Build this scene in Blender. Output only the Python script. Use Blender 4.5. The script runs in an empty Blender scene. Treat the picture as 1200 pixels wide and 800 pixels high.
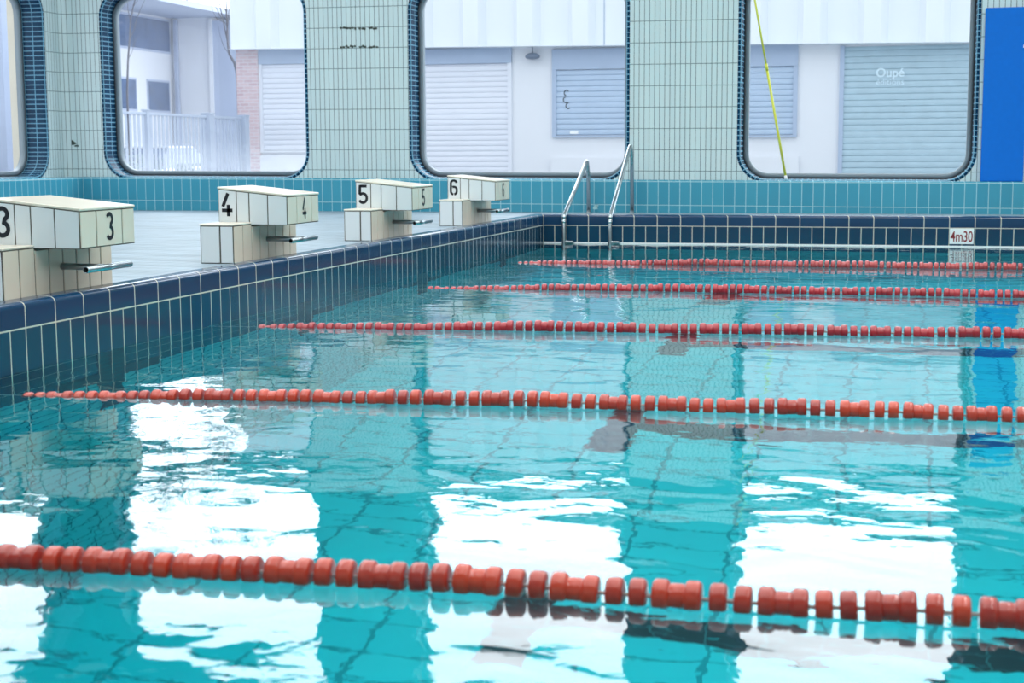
import bpy, bmesh, math, random
from mathutils import Vector, Matrix
rnd = random.Random(7)
S = bpy.context.scene
COL = S.collection
PI = math.pi

# ------------------------------------------------------------------ camera
F, YAW, PIT, ROLL = 1764.9, .2576, .1235, -.0052
cam = bpy.data.cameras.new('camera')
cam.sensor_width = 36.0
cam.lens = F / 1200 * 36
cam.clip_start = .05
cam.clip_end = 500
cam.dof.use_dof = True
cam.dof.focus_distance = 9.0
cam.dof.aperture_fstop = 5.0
co = bpy.data.objects.new('camera', cam)
COL.objects.link(co)
fw = Vector((-math.sin(YAW) * math.cos(PIT), math.cos(YAW) * math.cos(PIT), -math.sin(PIT)))
rt = Vector((math.cos(YAW), math.sin(YAW), 0))
up = rt.cross(fw)
r2 = math.cos(ROLL) * rt + math.sin(ROLL) * up
u2 = -math.sin(ROLL) * rt + math.cos(ROLL) * up
CAM = Vector((3.85, -15.9845, .9593))
co.matrix_world = Matrix(((r2.x, u2.x, -fw.x, CAM.x), (r2.y, u2.y, -fw.y, CAM.y), (r2.z, u2.z, -fw.z, CAM.z), (0, 0, 0, 1)))
S.camera = co

# ------------------------------------------------------------------ mesh builder
class MB:
    def __init__(s):
        s.bm = bmesh.new()
        s.uv = s.bm.loops.layers.uv.new('UVMap')
    def face(s, pts, uvs=None, smooth=False, mi=0):
        vs = [s.bm.verts.new(p) for p in pts]
        f = s.bm.faces.new(vs)
        f.smooth = smooth
        f.material_index = mi
        if uvs:
            for l, q in zip(f.loops, uvs): l[s.uv].uv = q
        else:
            s.autouv(f)
        return f
    def autouv(s, f, off=(0, 0, 0)):
        f.normal_update()
        n = f.normal
        a = [abs(n.x), abs(n.y), abs(n.z)]
        k = a.index(max(a))
        for l in f.loops:
            c = l.vert.co
            x, y, z = c.x - off[0], c.y - off[1], c.z - off[2]
            l[s.uv].uv = (y, z) if k == 0 else ((x, z) if k == 1 else (x, y))
    def box(s, a, b, off=(0, 0, 0), bev=0, mi=0, seg=2):
        x0, y0, z0 = a; x1, y1, z1 = b
        t = bmesh.new()
        bmesh.ops.create_cube(t, size=1)
        for v in t.verts:
            v.co = Vector((x0 if v.co.x < 0 else x1, y0 if v.co.y < 0 else y1, z0 if v.co.z < 0 else z1))
        if bev:
            bmesh.ops.bevel(t, geom=list(t.edges), offset=bev, segments=seg, affect='EDGES', profile=.5)
        s.merge(t, off=off, mi=mi)
    def merge(s, t, off=(0, 0, 0), mi=0, smooth=None, uv=True):
        m = {}
        for v in t.verts: m[v] = s.bm.verts.new(v.co)
        for f in t.faces:
            try: g = s.bm.faces.new([m[v] for v in f.verts])
            except ValueError: continue
            g.smooth = f.smooth if smooth is None else smooth
            g.material_index = mi
            s.autouv(g, off)
        t.free()
    def grid(s, rows, uvr=None, closed=False, smooth=True, mi=0, cap=False):
        """rows: list of rings of points -> quads"""
        V = [[s.bm.verts.new(p) for p in r] for r in rows]
        n = len(rows[0])
        for i in range(len(rows) - 1):
            for j in range(n if closed else n - 1):
                k = (j + 1) % n
                f = s.bm.faces.new((V[i][j], V[i][k], V[i + 1][k], V[i + 1][j]))
                f.smooth = smooth; f.material_index = mi
                if uvr:
                    kk = j + 1
                    for l, q in zip(f.loops, (uvr(i, j), uvr(i, kk), uvr(i + 1, kk), uvr(i + 1, j))): l[s.uv].uv = q
        if cap and closed:
            for r, rev in ((V[0], True), (V[-1], False)):
                try:
                    f = s.bm.faces.new(list(reversed(r)) if rev else r); f.material_index = mi
                except ValueError: pass
    def tube(s, pts, r, n=12, mi=0, cap=True):
        pts = [Vector(p) for p in pts]
        rs = r if isinstance(r, (list, tuple)) else [r] * len(pts)
        rows = []
        d0 = (pts[1] - pts[0]).normalized()
        ref = Vector((0, 0, 1)) if abs(d0.z) < .9 else Vector((1, 0, 0))
        nrm = d0.cross(ref).normalized()
        for i, p in enumerate(pts):
            d = ((pts[min(i + 1, len(pts) - 1)] - pts[i]).normalized() + (pts[i] - pts[max(i - 1, 0)]).normalized()).normalized()
            nrm = (nrm - d * nrm.dot(d)).normalized()
            b = d.cross(nrm)
            rows.append([p + rs[i] * (math.cos(2 * PI * k / n) * nrm + math.sin(2 * PI * k / n) * b) for k in range(n)])
        s.grid(rows, closed=True, mi=mi, cap=cap)
    def lathe(s, prof, axis=(0, 0, 0), n=24, along='x', mi=0):
        """prof: list of (t, r) along the axis"""
        rows = []
        for t, r in prof:
            ring = []
            for k in range(n):
                a = 2 * PI * k / n
                c, q = r * math.cos(a), r * math.sin(a)
                p = (t, c, q) if along == 'x' else ((c, t, q) if along == 'y' else (c, q, t))
                ring.append(Vector(p) + Vector(axis))
            rows.append(ring)
        s.grid(rows, closed=True, mi=mi, cap=True)
    def build(s, name, mats, parent=None, recalc=True, shear=0):
        if shear:
            for v in s.bm.verts: v.co.z += shear * (v.co.x + 4)
        if recalc: bmesh.ops.recalc_face_normals(s.bm, faces=s.bm.faces)
        me = bpy.data.meshes.new(name)
        s.bm.to_mesh(me); s.bm.free()
        for m in (mats if isinstance(mats, (list, tuple)) else [mats]): me.materials.append(m)
        o = bpy.data.objects.new(name, me)
        COL.objects.link(o)
        if parent: o.parent = parent
        return o

def tag(o, label=None, cat=None, group=None, kind=None):
    if label: o['label'] = label
    if cat: o['category'] = cat
    if group: o['group'] = group
    if kind: o['kind'] = kind
    return o
def thing(name, label, cat, loc=(0, 0, 0), group=None, kind=None):
    o = bpy.data.objects.new(name, None)
    o.empty_display_size = .1
    COL.objects.link(o)
    o.location = loc
    return tag(o, label, cat, group, kind)
def struct(o): o['kind'] = 'structure'; return o
def copy_tree(o, parent=None):
    c = o.copy(); COL.objects.link(c); c.parent = parent
    for ch in list(o.children): copy_tree(ch, c)
    return c

# ------------------------------------------------------------------ materials
def nt(m): return m.node_tree.nodes, m.node_tree.links
def mat(name, col, rough=.5, metal=0, spec=.5, noise=0, nscale=8, bump=0, bscale=30):
    m = bpy.data.materials.new(name); m.use_nodes = True
    N, L = nt(m); b = N['Principled BSDF']
    b.inputs['Base Color'].default_value = (*col, 1)
    b.inputs['Roughness'].default_value = rough
    b.inputs['Metallic'].default_value = metal
    b.inputs['Specular IOR Level'].default_value = spec
    if noise or bump:
        tc = N.new('ShaderNodeTexCoord')
    if noise:
        t = N.new('ShaderNodeTexNoise'); t.inputs['Scale'].default_value = nscale; t.inputs['Detail'].default_value = 5
        r = N.new('ShaderNodeMix'); r.data_type = 'RGBA'
        r.inputs['A'].default_value = (*[c * (1 - noise) for c in col], 1); r.inputs['B'].default_value = (*[min(1, c * (1 + noise)) for c in col], 1)
        L.new(tc.outputs['Object'], t.inputs['Vector']); L.new(t.outputs['Fac'], r.inputs['Factor']); L.new(r.outputs['Result'], b.inputs['Base Color'])
    if bump:
        t2 = N.new('ShaderNodeTexNoise'); t2.inputs['Scale'].default_value = bscale; t2.inputs['Detail'].default_value = 3
        bn = N.new('ShaderNodeBump'); bn.inputs['Distance'].default_value = bump
        L.new(tc.outputs['Object'], t2.inputs['Vector']); L.new(t2.outputs['Fac'], bn.inputs['Height']); L.new(bn.outputs['Normal'], b.inputs['Normal'])
    return m
def tile(name, c1, c2, grout, w, h, mortar=.004, rough=.25, off=(0, 0), bump=.002, wob=0, spec=.5, stagger=0):
    """glazed tile grid in metres on the UV map"""
    m = mat(name, c1, rough, spec=spec)
    N, L = nt(m); b = N['Principled BSDF']
    uv = N.new('ShaderNodeUVMap'); uv.uv_map = 'UVMap'
    mp = N.new('ShaderNodeMapping'); mp.inputs['Location'].default_value = (-off[0], -off[1], 0)
    br = N.new('ShaderNodeTexBrick'); br.offset = stagger; br.squash = 1
    br.inputs['Scale'].default_value = 1; br.inputs['Brick Width'].default_value = w; br.inputs['Row Height'].default_value = h
    br.inputs['Mortar Size'].default_value = mortar; br.inputs['Mortar Smooth'].default_value = .1; br.inputs['Bias'].default_value = 0
    br.inputs['Color1'].default_value = (*c1, 1); br.inputs['Color2'].default_value = (*c2, 1); br.inputs['Mortar'].default_value = (*grout, 1)
    L.new(uv.outputs['UV'], mp.inputs['Vector']); L.new(mp.outputs['Vector'], br.inputs['Vector'])
    L.new(br.outputs['Color'], b.inputs['Base Color'])
    rr = N.new('ShaderNodeMapRange'); rr.inputs['To Min'].default_value = rough; rr.inputs['To Max'].default_value = .8
    L.new(br.outputs['Fac'], rr.inputs['Value']); L.new(rr.outputs['Result'], b.inputs['Roughness'])
    iv = N.new('ShaderNodeMath'); iv.operation = 'SUBTRACT'; iv.inputs[0].default_value = 1
    L.new(br.outputs['Fac'], iv.inputs[1])
    bn = N.new('ShaderNodeBump'); bn.inputs['Distance'].default_value = bump; bn.inputs['Strength'].default_value = .6
    L.new(iv.outputs[0], bn.inputs['Height'])
    L.new(bn.outputs['Normal'], b.inputs['Normal'])
    if wob:
        t = N.new('ShaderNodeTexNoise'); t.inputs['Scale'].default_value = 6; t.inputs['Detail'].default_value = 2
        b2 = N.new('ShaderNodeBump'); b2.inputs['Distance'].default_value = wob
        L.new(uv.outputs['UV'], t.inputs['Vector']); L.new(t.outputs['Fac'], b2.inputs['Height']); L.new(bn.outputs['Normal'], b2.inputs['Normal'])
        L.new(b2.outputs['Normal'], b.inputs['Normal'])
    return m

BEIGE = (.60, .58, .48)
M = {}
M['navy'] = tile('navy_pool_tile', (.004, .040, .088), (.006, .048, .10), BEIGE, .125, .25, .0038, .12, off=(0, .193))
M['navy_cope'] = tile('navy_coping_tile', (.005, .038, .10), (.006, .046, .118), BEIGE, .25, 2.0, .004, .15, off=(0, .193))
M['turq_pool'] = tile('turquoise_pool_tile', (.04, .68, .72), (.03, .62, .68), (.01, .22, .26), .25, .125, .007, .3)
M['pool_floor'] = tile('pool_floor_tile', (.03, .78, .84), (.02, .72, .80), (.01, .40, .46), .5, .25, .012, .35)
M['black_tile'] = tile('black_line_tile', (.010, .018, .03), (.013, .022, .035), (.06, .16, .18), .25, .125, .006, .3)
M['curb'] = tile('turquoise_curb_tile', (.05, .295, .42), (.06, .33, .455), (.36, .60, .66), .125, .27, .004, .2, off=(0, .402))
M['pale'] = tile('pale_green_wall_tile', (.57, .69, .71), (.61, .73, .74), (.11, .17, .18), .0595, .243, .0036, .25, off=(-3.002, .7905))
M['reveal'] = tile('navy_reveal_tile', (.003, .032, .08), (.004, .040, .095), (.17, .38, .52), .0595, .142, .006, .2, off=(0, .065), spec=.22)
M['deck'] = tile('pale_deck_tile', (.31, .39, .455), (.295, .375, .44), (.25, .32, .385), .12, .12, .003, .5, wob=.004, spec=.12)
M['upper_wall'] = mat('dark_teal_upper_wall', (.02, .085, .10), .6)
def gleaming(m):  # reflections in the water film, painted as streaks into the base colour
    N, L = nt(m); b = N['Principled BSDF']; src = b.inputs['Base Color'].links[0].from_socket
    uv = N.new('ShaderNodeUVMap'); uv.uv_map = 'UVMap'
    mp = N.new('ShaderNodeMapping'); mp.inputs['Scale'].default_value = (1.2, 5.0, 1); mp.inputs['Rotation'].default_value = (0, 0, .25)
    t = N.new('ShaderNodeTexNoise'); t.inputs['Scale'].default_value = 1.6; t.inputs['Detail'].default_value = 4; t.inputs['Distortion'].default_value = .6
    r = N.new('ShaderNodeMapRange'); r.inputs['From Min'].default_value = .35; r.inputs['From Max'].default_value = .68; r.inputs['To Min'].default_value = .80; r.inputs['To Max'].default_value = 1.12
    mx = N.new('ShaderNodeMix'); mx.data_type = 'RGBA'; mx.blend_type = 'MULTIPLY'; mx.inputs['Factor'].default_value = 1
    L.new(uv.outputs['UV'], mp.inputs['Vector']); L.new(mp.outputs['Vector'], t.inputs['Vector']); L.new(t.outputs['Fac'], r.inputs['Value'])
    L.new(src, mx.inputs['A']); L.new(r.outputs['Result'], mx.inputs['B']); L.new(mx.outputs['Result'], b.inputs['Base Color'])
gleaming(M['deck'])
M['plain_wall'] = mat('pale_painted_wall', (.62, .72, .72), .7)
M['ceiling'] = mat('white_ceiling', (.75, .78, .78), .8)
M['frame'] = mat('grey_window_frame', (.22, .27, .31), .4, .2)
M['gasket'] = mat('dark_gasket', (.015, .025, .035), .5)
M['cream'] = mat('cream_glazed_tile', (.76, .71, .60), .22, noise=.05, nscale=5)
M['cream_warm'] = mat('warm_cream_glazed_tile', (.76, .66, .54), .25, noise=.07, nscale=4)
M['cream_lit_side'] = mat('lit_side_glazed_tile', (.74, .78, .80), .2, noise=.03, nscale=5)  # block tile whitened to carry the cool light on the near sides
M['grout_dark'] = mat('dark_grout', (.10, .10, .085), .9, noise=.4, nscale=40)
M['digit'] = mat('black_paint', (.008, .010, .016), .4)
M['steel'] = mat('stainless_steel', (.45, .50, .53), .24, 1.0)
M['galv'] = mat('galvanised_tube', (.42, .47, .50), .35, .9)
M['rubber'] = mat('dark_rubber', (.012, .014, .016), .6)
M['hollow'] = mat('dark_tube_inside', (.01, .012, .014), .8)
M['cable'] = mat('lane_cable', (.55, .50, .48), .5)
M['yellow'] = mat('yellow_pole_plastic', (.66, .68, .08), .35)
M['blue'] = mat('blue_board_plastic', (.002, .155, .64), .6, spec=.2, noise=.06, nscale=20, bump=.0006, bscale=120)
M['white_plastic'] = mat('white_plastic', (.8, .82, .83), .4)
M['red_paint'] = mat('dark_red_paint', (.24, .012, .02), .5)
M['stain'] = mat('glue_residue', (.06, .08, .07), .9, noise=.4, nscale=60)
M['residue_pale'] = mat('pale_residue', (.45, .72, .76), .8)
def floatmat(name, a, b):
    m = mat(name, a, .35, spec=.4)
    N, L = nt(m); p = N['Principled BSDF']
    oi = N.new('ShaderNodeObjectInfo'); r = N.new('ShaderNodeMix'); r.data_type = 'RGBA'
    r.inputs['A'].default_value = (*a, 1); r.inputs['B'].default_value = (*b, 1)
    tc = N.new('ShaderNodeTexCoord'); t = N.new('ShaderNodeTexNoise'); t.inputs['Scale'].default_value = 45; t.inputs['Detail'].default_value = 4
    L.new(tc.outputs['Object'], t.inputs['Vector'])
    ad = N.new('ShaderNodeMath'); ad.operation = 'MULTIPLY_ADD'; ad.inputs[1].default_value = .45
    L.new(t.outputs['Fac'], ad.inputs[0])
    mu = N.new('ShaderNodeMath'); mu.operation = 'MULTIPLY'; mu.inputs[1].default_value = .6
    L.new(oi.outputs['Random'], mu.inputs[0]); L.new(mu.outputs[0], ad.inputs[2])
    L.new(ad.outputs[0], r.inputs['Factor']); L.new(r.outputs['Result'], p.inputs['Base Color'])
    p.inputs['Coat Weight'].default_value = .7; p.inputs['Coat Roughness'].default_value = .08
    return m
M['float_orange'] = floatmat('orange_red_float', (.70, .060, .016), (.32, .016, .013))
M['float_crimson'] = floatmat('crimson_float', (.46, .008, .022), (.28, .005, .015))
M['float_pink'] = floatmat('faded_red_float', (.48, .055, .055), (.32, .022, .03))
# outside
M['panel'] = mat('white_metal_cladding', (.74, .78, .82), .5)
M['render'] = mat('white_render', (.72, .735, .78), .85, noise=.03, nscale=2)
M['render_blue'] = mat('blue_grey_render', (.42, .48, .62), .85, noise=.1, nscale=1)
M['shutter_white'] = mat('white_shutter', (.70, .72, .79), .5, noise=.04, nscale=3)
M['shutter_grey'] = mat('blue_grey_shutter', (.42, .52, .66), .5, noise=.08, nscale=3)
M['shutter_dirty'] = mat('weathered_shutter', (.39, .52, .60), .5, noise=.12, nscale=4)
M['lintel'] = mat('grey_lintel_box', (.38, .46, .60), .6, noise=.06, nscale=3)
M['brickwall'] = tile('pink_brick', (.66, .50, .52), (.54, .38, .41), (.62, .56, .60), .22, .075, .01, .9, stagger=.5)
M['roof'] = mat('grey_roof_slab', (.45, .50, .62), .8)
M['dark_glass'] = mat('dark_window_glass', (.08, .13, .25), .08, noise=.5, nscale=2)
M['fence'] = mat('grey_fence_paint', (.42, .48, .60), .6)
M['asphalt'] = mat('asphalt', (.40, .42, .45), .9, noise=.2, nscale=3)
M['bark'] = mat('bark', (.11, .11, .14), .9)
M['leaf'] = mat('bush_leaf', (.22, .32, .34), .7, noise=.4, nscale=6)
M['carwhite'] = mat('white_car_paint', (.80, .82, .84), .3)
M['tyre'] = mat('tyre_rubber', (.02, .02, .022), .8)
M['sand'] = mat('sand_coloured_render', (.62, .57, .48), .85, noise=.15, nscale=2)
M['lampgrey'] = mat('grey_lamp_housing', (.14, .18, .25), .4)
M['lettering'] = mat('pale_lettering', (.64, .78, .86), .6)

def glass_mat():
    m = bpy.data.materials.new('window_glass'); m.use_nodes = True
    N, L = nt(m); N.clear()
    o = N.new('ShaderNodeOutputMaterial'); mx = N.new('ShaderNodeMixShader')
    t = N.new('ShaderNodeBsdfTransparent'); t.inputs['Color'].default_value = (.95, .97, .985, 1)
    g = N.new('ShaderNodeBsdfGlossy'); g.inputs['Roughness'].default_value = .02
    f = N.new('ShaderNodeFresnel'); f.inputs['IOR'].default_value = 1.3
    L.new(f.outputs[0], mx.inputs[0]); L.new(t.outputs[0], mx.inputs[1]); L.new(g.outputs[0], mx.inputs[2]); L.new(mx.outputs[0], o.inputs['Surface'])
    return m
M['glass'] = glass_mat()
def misted_mat():
    m = glass_mat(); m.name = 'misted_window_glass'
    N, L = nt(m)
    o = [n for n in N if n.type == 'OUTPUT_MATERIAL'][0]; g = o.inputs['Surface'].links[0].from_node
    mx = N.new('ShaderNodeMixShader'); ad = N.new('ShaderNodeAddShader')
    d = N.new('ShaderNodeBsdfTranslucent'); d.inputs['Color'].default_value = (.8, .84, .9, 1)
    d2 = N.new('ShaderNodeBsdfDiffuse'); d2.inputs['Color'].default_value = (.1, .1, .1, 1)
    tc = N.new('ShaderNodeTexCoord'); sp = N.new('ShaderNodeSeparateXYZ'); mr = N.new('ShaderNodeMapRange'); mr.interpolation_type = 'SMOOTHSTEP'
    mr.inputs['From Min'].default_value = .72; mr.inputs['From Max'].default_value = 1.25; mr.inputs['To Min'].default_value = .13; mr.inputs['To Max'].default_value = .02
    t = N.new('ShaderNodeTexNoise'); t.inputs['Scale'].default_value = 3
    mm = N.new('ShaderNodeMath'); mm.operation = 'MULTIPLY'; m2 = N.new('ShaderNodeMath'); m2.operation = 'ADD'; m2.inputs[1].default_value = .5
    L.new(tc.outputs['Object'], sp.inputs[0]); L.new(sp.outputs['Z'], mr.inputs['Value']); L.new(tc.outputs['Object'], t.inputs['Vector'])
    L.new(t.outputs['Fac'], m2.inputs[0]); L.new(mr.outputs['Result'], mm.inputs[0]); L.new(m2.outputs[0], mm.inputs[1])
    L.new(d.outputs[0], ad.inputs[0]); L.new(d2.outputs[0], ad.inputs[1])
    L.new(mm.outputs[0], mx.inputs[0]); L.new(g.outputs[0], mx.inputs[1]); L.new(ad.outputs[0], mx.inputs[2]); L.new(mx.outputs[0], o.inputs['Surface'])
    return m
M['glass_misted'] = misted_mat()
def water_mat():
    m = bpy.data.materials.new('pool_water'); m.use_nodes = True
    N, L = nt(m); N.clear()
    o = N.new('ShaderNodeOutputMaterial')
    g = N.new('ShaderNodeBsdfRefraction'); g.inputs['IOR'].default_value = 1.333; g.inputs['Roughness'].default_value = 0
    g.inputs['Color'].default_value = (.62, .97, 1, 1)
    gl = N.new('ShaderNodeBsdfGlossy'); gl.inputs['Roughness'].default_value = 0; gl.inputs['Color'].default_value = (1, 1, 1, 1)
    fr = N.new('ShaderNodeFresnel'); fr.inputs['IOR'].default_value = 1.333
    mx = N.new('ShaderNodeMixShader')
    L.new(fr.outputs[0], mx.inputs[0]); L.new(g.outputs[0], mx.inputs[1]); L.new(gl.outputs[0], mx.inputs[2])
    tc = N.new('ShaderNodeTexCoord')
    prev = None
    for sc, dist, det, st in ((1.0, .0095, .6, (1, 1.25, 1)), (3.4, .0042, 1.2, (1, 1.3, 1)), (13, .0005, 2, (1, 1.2, 1))):
        mp = N.new('ShaderNodeMapping'); mp.inputs['Scale'].default_value = st; mp.inputs['Rotation'].default_value = (0, 0, .25)
        t = N.new('ShaderNodeTexNoise'); t.inputs['Scale'].default_value = sc; t.inputs['Detail'].default_value = det; t.inputs['Distortion'].default_value = .4
        b = N.new('ShaderNodeBump'); b.inputs['Distance'].default_value = dist; b.inputs['Strength'].default_value = 1
        L.new(tc.outputs['Object'], mp.inputs['Vector']); L.new(mp.outputs['Vector'], t.inputs['Vector']); L.new(t.outputs['Fac'], b.inputs['Height'])
        if prev: L.new(prev.outputs['Normal'], b.inputs['Normal'])
        prev = b
    for q in (g, gl, fr): L.new(prev.outputs['Normal'], q.inputs['Normal'])
    L.new(mx.outputs[0], o.inputs['Surface'])
    return m
M['water'] = water_mat()

# ------------------------------------------------------------------ dimensions
DECK = .285
COPE = .313
XL = -6.607       # face of the left wall
XLC = -6.32       # face of the left curb
XR = 22.0
YN = -15.6        # near edge of the pool
YB = -20.0        # wall behind the camera
WALLY = 1.37
CURBY = 1.25
CEIL = 6.3
DEPTH = -3.75
SH = -.0058       # the far wall dips a little towards the right, as in the photo

# ------------------------------------------------------------------ pool basin
def basin():
    # floor
    b = MB()
    b.face([(0, YN, DEPTH), (XR, YN, DEPTH), (XR, 0, DEPTH), (0, 0, DEPTH)])
    tag(struct(b.build('floor_pool', M['pool_floor'], recalc=False)), 'pale turquoise tiled bottom of the pool', 'pool floor')
    # walls: navy band above and around the water line, turquoise below
    zb = -.807
    for nm, p, q, lab in (('pool_wall_left', (0, YN), (0, 0), 'navy tiled left end wall of the pool below the starting blocks'),
                     ('pool_wall_back', (0, 0), (XR, 0), 'navy tiled long side of the pool below the windows'),
                     ('pool_wall_right', (XR, 0), (XR, YN), 'navy tiled right end wall of the pool'),
                     ('pool_wall_front', (XR, YN), (0, YN), 'navy tiled near side of the pool')):
        b = MB()
        d = (Vector(q) - Vector(p)).length
        # uv u runs from the back left corner
        def u(t):
            return (p[1] + (q[1] - p[1]) * t) if nm in ('pool_wall_left', 'pool_wall_right') else (p[0] + (q[0] - p[0]) * t)
        for z0, z1, mi in ((DEPTH, zb, 1), (zb, .193, 0)):
            b.face([(*p, z0), (*q, z0), (*q, z1), (*p, z1)], [(u(0), z0), (u(1), z0), (u(1), z1), (u(0), z1)], mi=mi)
        # coping: profile swept along the edge (0 at face, outward)
        dirv = (Vector(q) - Vector(p)).normalized()
        out = Vector((-dirv.y, dirv.x))
        prof = [(0, .193), (0, .285)] + [(.028 - .028 * math.cos(a), .285 + .028 * math.sin(a)) for a in [i * PI / 2 / 6 for i in range(1, 7)]] + [(.11, .313), (.125, DECK - .003)]
        ext = .0
        rows = []
        vv = 0; vs = []
        for i, (o, z) in enumerate(prof):
            if i: vv += math.hypot(o - prof[i - 1][0], z - prof[i - 1][1])
            vs.append(.193 + vv)
            a = Vector(p) + out * o - dirv * o; c = Vector(q) + out * o + dirv * o
            rows.append([(a.x, a.y, z), (c.x, c.y, z)])
        b.grid(rows, uvr=lambda i, j: (u(j), vs[i]), smooth=True, mi=2)
        tag(struct(b.build(nm, [M['navy'], M['turq_pool'], M['navy_cope']], recalc=False)), lab, 'pool wall')
basin()
# lane markings (surface tiles on the bottom), wall targets
LANES = [(-14.1, 1), (-11.7, 2), (-9.27, 3), (-6.75, 4), (-4.25, 5), (-1.7, 6)]
for y, n in LANES:
    b = MB()
    z = DEPTH + .004
    b.face([(2.1, y - .125, z), (XR - 2.1, y - .125, z), (XR - 2.1, y + .125, z), (2.1, y + .125, z)])
    b.face([(2.0, y - .5, z + .001), (2.25, y - .5, z + .001), (2.25, y + .5, z + .001), (2.0, y + .5, z + .001)])
    o = struct(b.build('trim_%d' % n, M['black_tile'], recalc=False))
    nth = {1: 'nearest', 2: 'second', 3: 'third', 4: 'fourth', 5: 'fifth', 6: 'farthest'}[n]
    tag(o, 'black T-ended lane line on the pool floor, %s from the camera' % nth, 'lane marking')
    b = MB()
    b.face([(.004, y - .125, -1.6), (.004, y + .125, -1.6), (.004, y + .125, -.03), (.004, y - .125, -.03)])
    b.face([(.005, y - .5, -.9), (.005, y + .5, -.9), (.005, y + .5, -.65), (.005, y - .5, -.65)])
    o = struct(b.build('trim_%d' % (n + 10), M['black_tile'], recalc=False))
    tag(o, 'dark cross target on the underwater end wall, %s from the camera' % nth, 'lane marking')

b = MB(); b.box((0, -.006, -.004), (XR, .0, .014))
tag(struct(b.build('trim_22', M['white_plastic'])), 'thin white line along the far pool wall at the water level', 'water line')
# water: one sheet
b = MB()
b.face([(0, YN, 0), (XR, YN, 0), (XR, 0, 0), (0, 0, 0)])
tag(b.build('water', M['water'], recalc=False), 'rippled turquoise pool water reflecting the windows', 'water', kind='stuff')

# ------------------------------------------------------------------ decks, curb, walls
b = MB()
def quadxy(b, x0, y0, x1, y1, z): b.face([(x0, y0, z), (x1, y0, z), (x1, y1, z), (x0, y1, z)])
quadxy(b, XLC, YB, -.12, CURBY, DECK)
quadxy(b, -.12, .12, XR + .12, CURBY, DECK)
quadxy(b, -.12, YB, XR + .12, YN - .12, DECK)
quadxy(b, XR + .12, YB, XR + 2, CURBY, DECK)
tag(struct(b.build('floor', M['deck'], recalc=False)), 'wet pale blue tiled pool deck under a film of water', 'floor')

def curb():
    b = MB()
    zt = .69
    prof = [(0, DECK - .02), (0, zt - .02)] + [(.02 - .02 * math.cos(a), zt - .02 + .02 * math.sin(a)) for a in [i * PI / 2 / 5 for i in range(1, 6)]] + [(.33, zt)]
    vs = []; vv = DECK - .02
    for i, (o, z) in enumerate(prof):
        if i: vv += math.hypot(o - prof[i - 1][0], z - prof[i - 1][1])
        vs.append(vv)
    # left run along the wall, mitred corner, back run
    rows = [[(XLC - o, YB, z), (XLC - o, CURBY + o, z), (XR + 2, CURBY + o, z)] for o, z in prof]
    us = [YB - CURBY, 0, XR + 2 - XLC]
    b.grid(rows, uvr=lambda i, j: (us[j], vs[i]), smooth=False)
    o = struct(b.build('trim_20', M['curb'], recalc=False, shear=SH))
    tag(o, 'low turquoise tiled curb along the foot of the window wall', 'curb')
curb()

def rrect(x0, x1, z0, z1, r, n=10):
    P = []
    for cx, cz, a0 in ((x1 - r, z0 + r, -PI / 2), (x1 - r, z1 - r, 0), (x0 + r, z1 - r, PI / 2), (x0 + r, z0 + r, PI)):
        for i in range(n + 1):
            a = a0 + PI / 2 * i / n
            P.append((cx + r * math.cos(a), cz + r * math.sin(a)))
    return P
def fill(outer, holes):
    """planar fill of a contour with holes -> list of polys of 2D points"""
    cu = bpy.data.curves.new('tmp', 'CURVE'); cu.dimensions = '2D'; cu.fill_mode = 'BOTH'
    for c in [outer] + holes:
        sp = cu.splines.new('POLY'); sp.points.add(len(c) - 1); sp.use_cyclic_u = True
        for p, q in zip(sp.points, c): p.co = (q[0], q[1], 0, 1)
    o = bpy.data.objects.new('tmp', cu); COL.objects.link(o)
    dg = bpy.context.evaluated_depsgraph_get(); dg.update()
    me = bpy.data.meshes.new_from_object(o.evaluated_get(dg))
    out = [[tuple(me.vertices[i].co[:2]) for i in p.vertices] for p in me.polygons]
    bpy.data.objects.remove(o); bpy.data.meshes.remove(me); bpy.data.curves.remove(cu)
    return out

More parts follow.
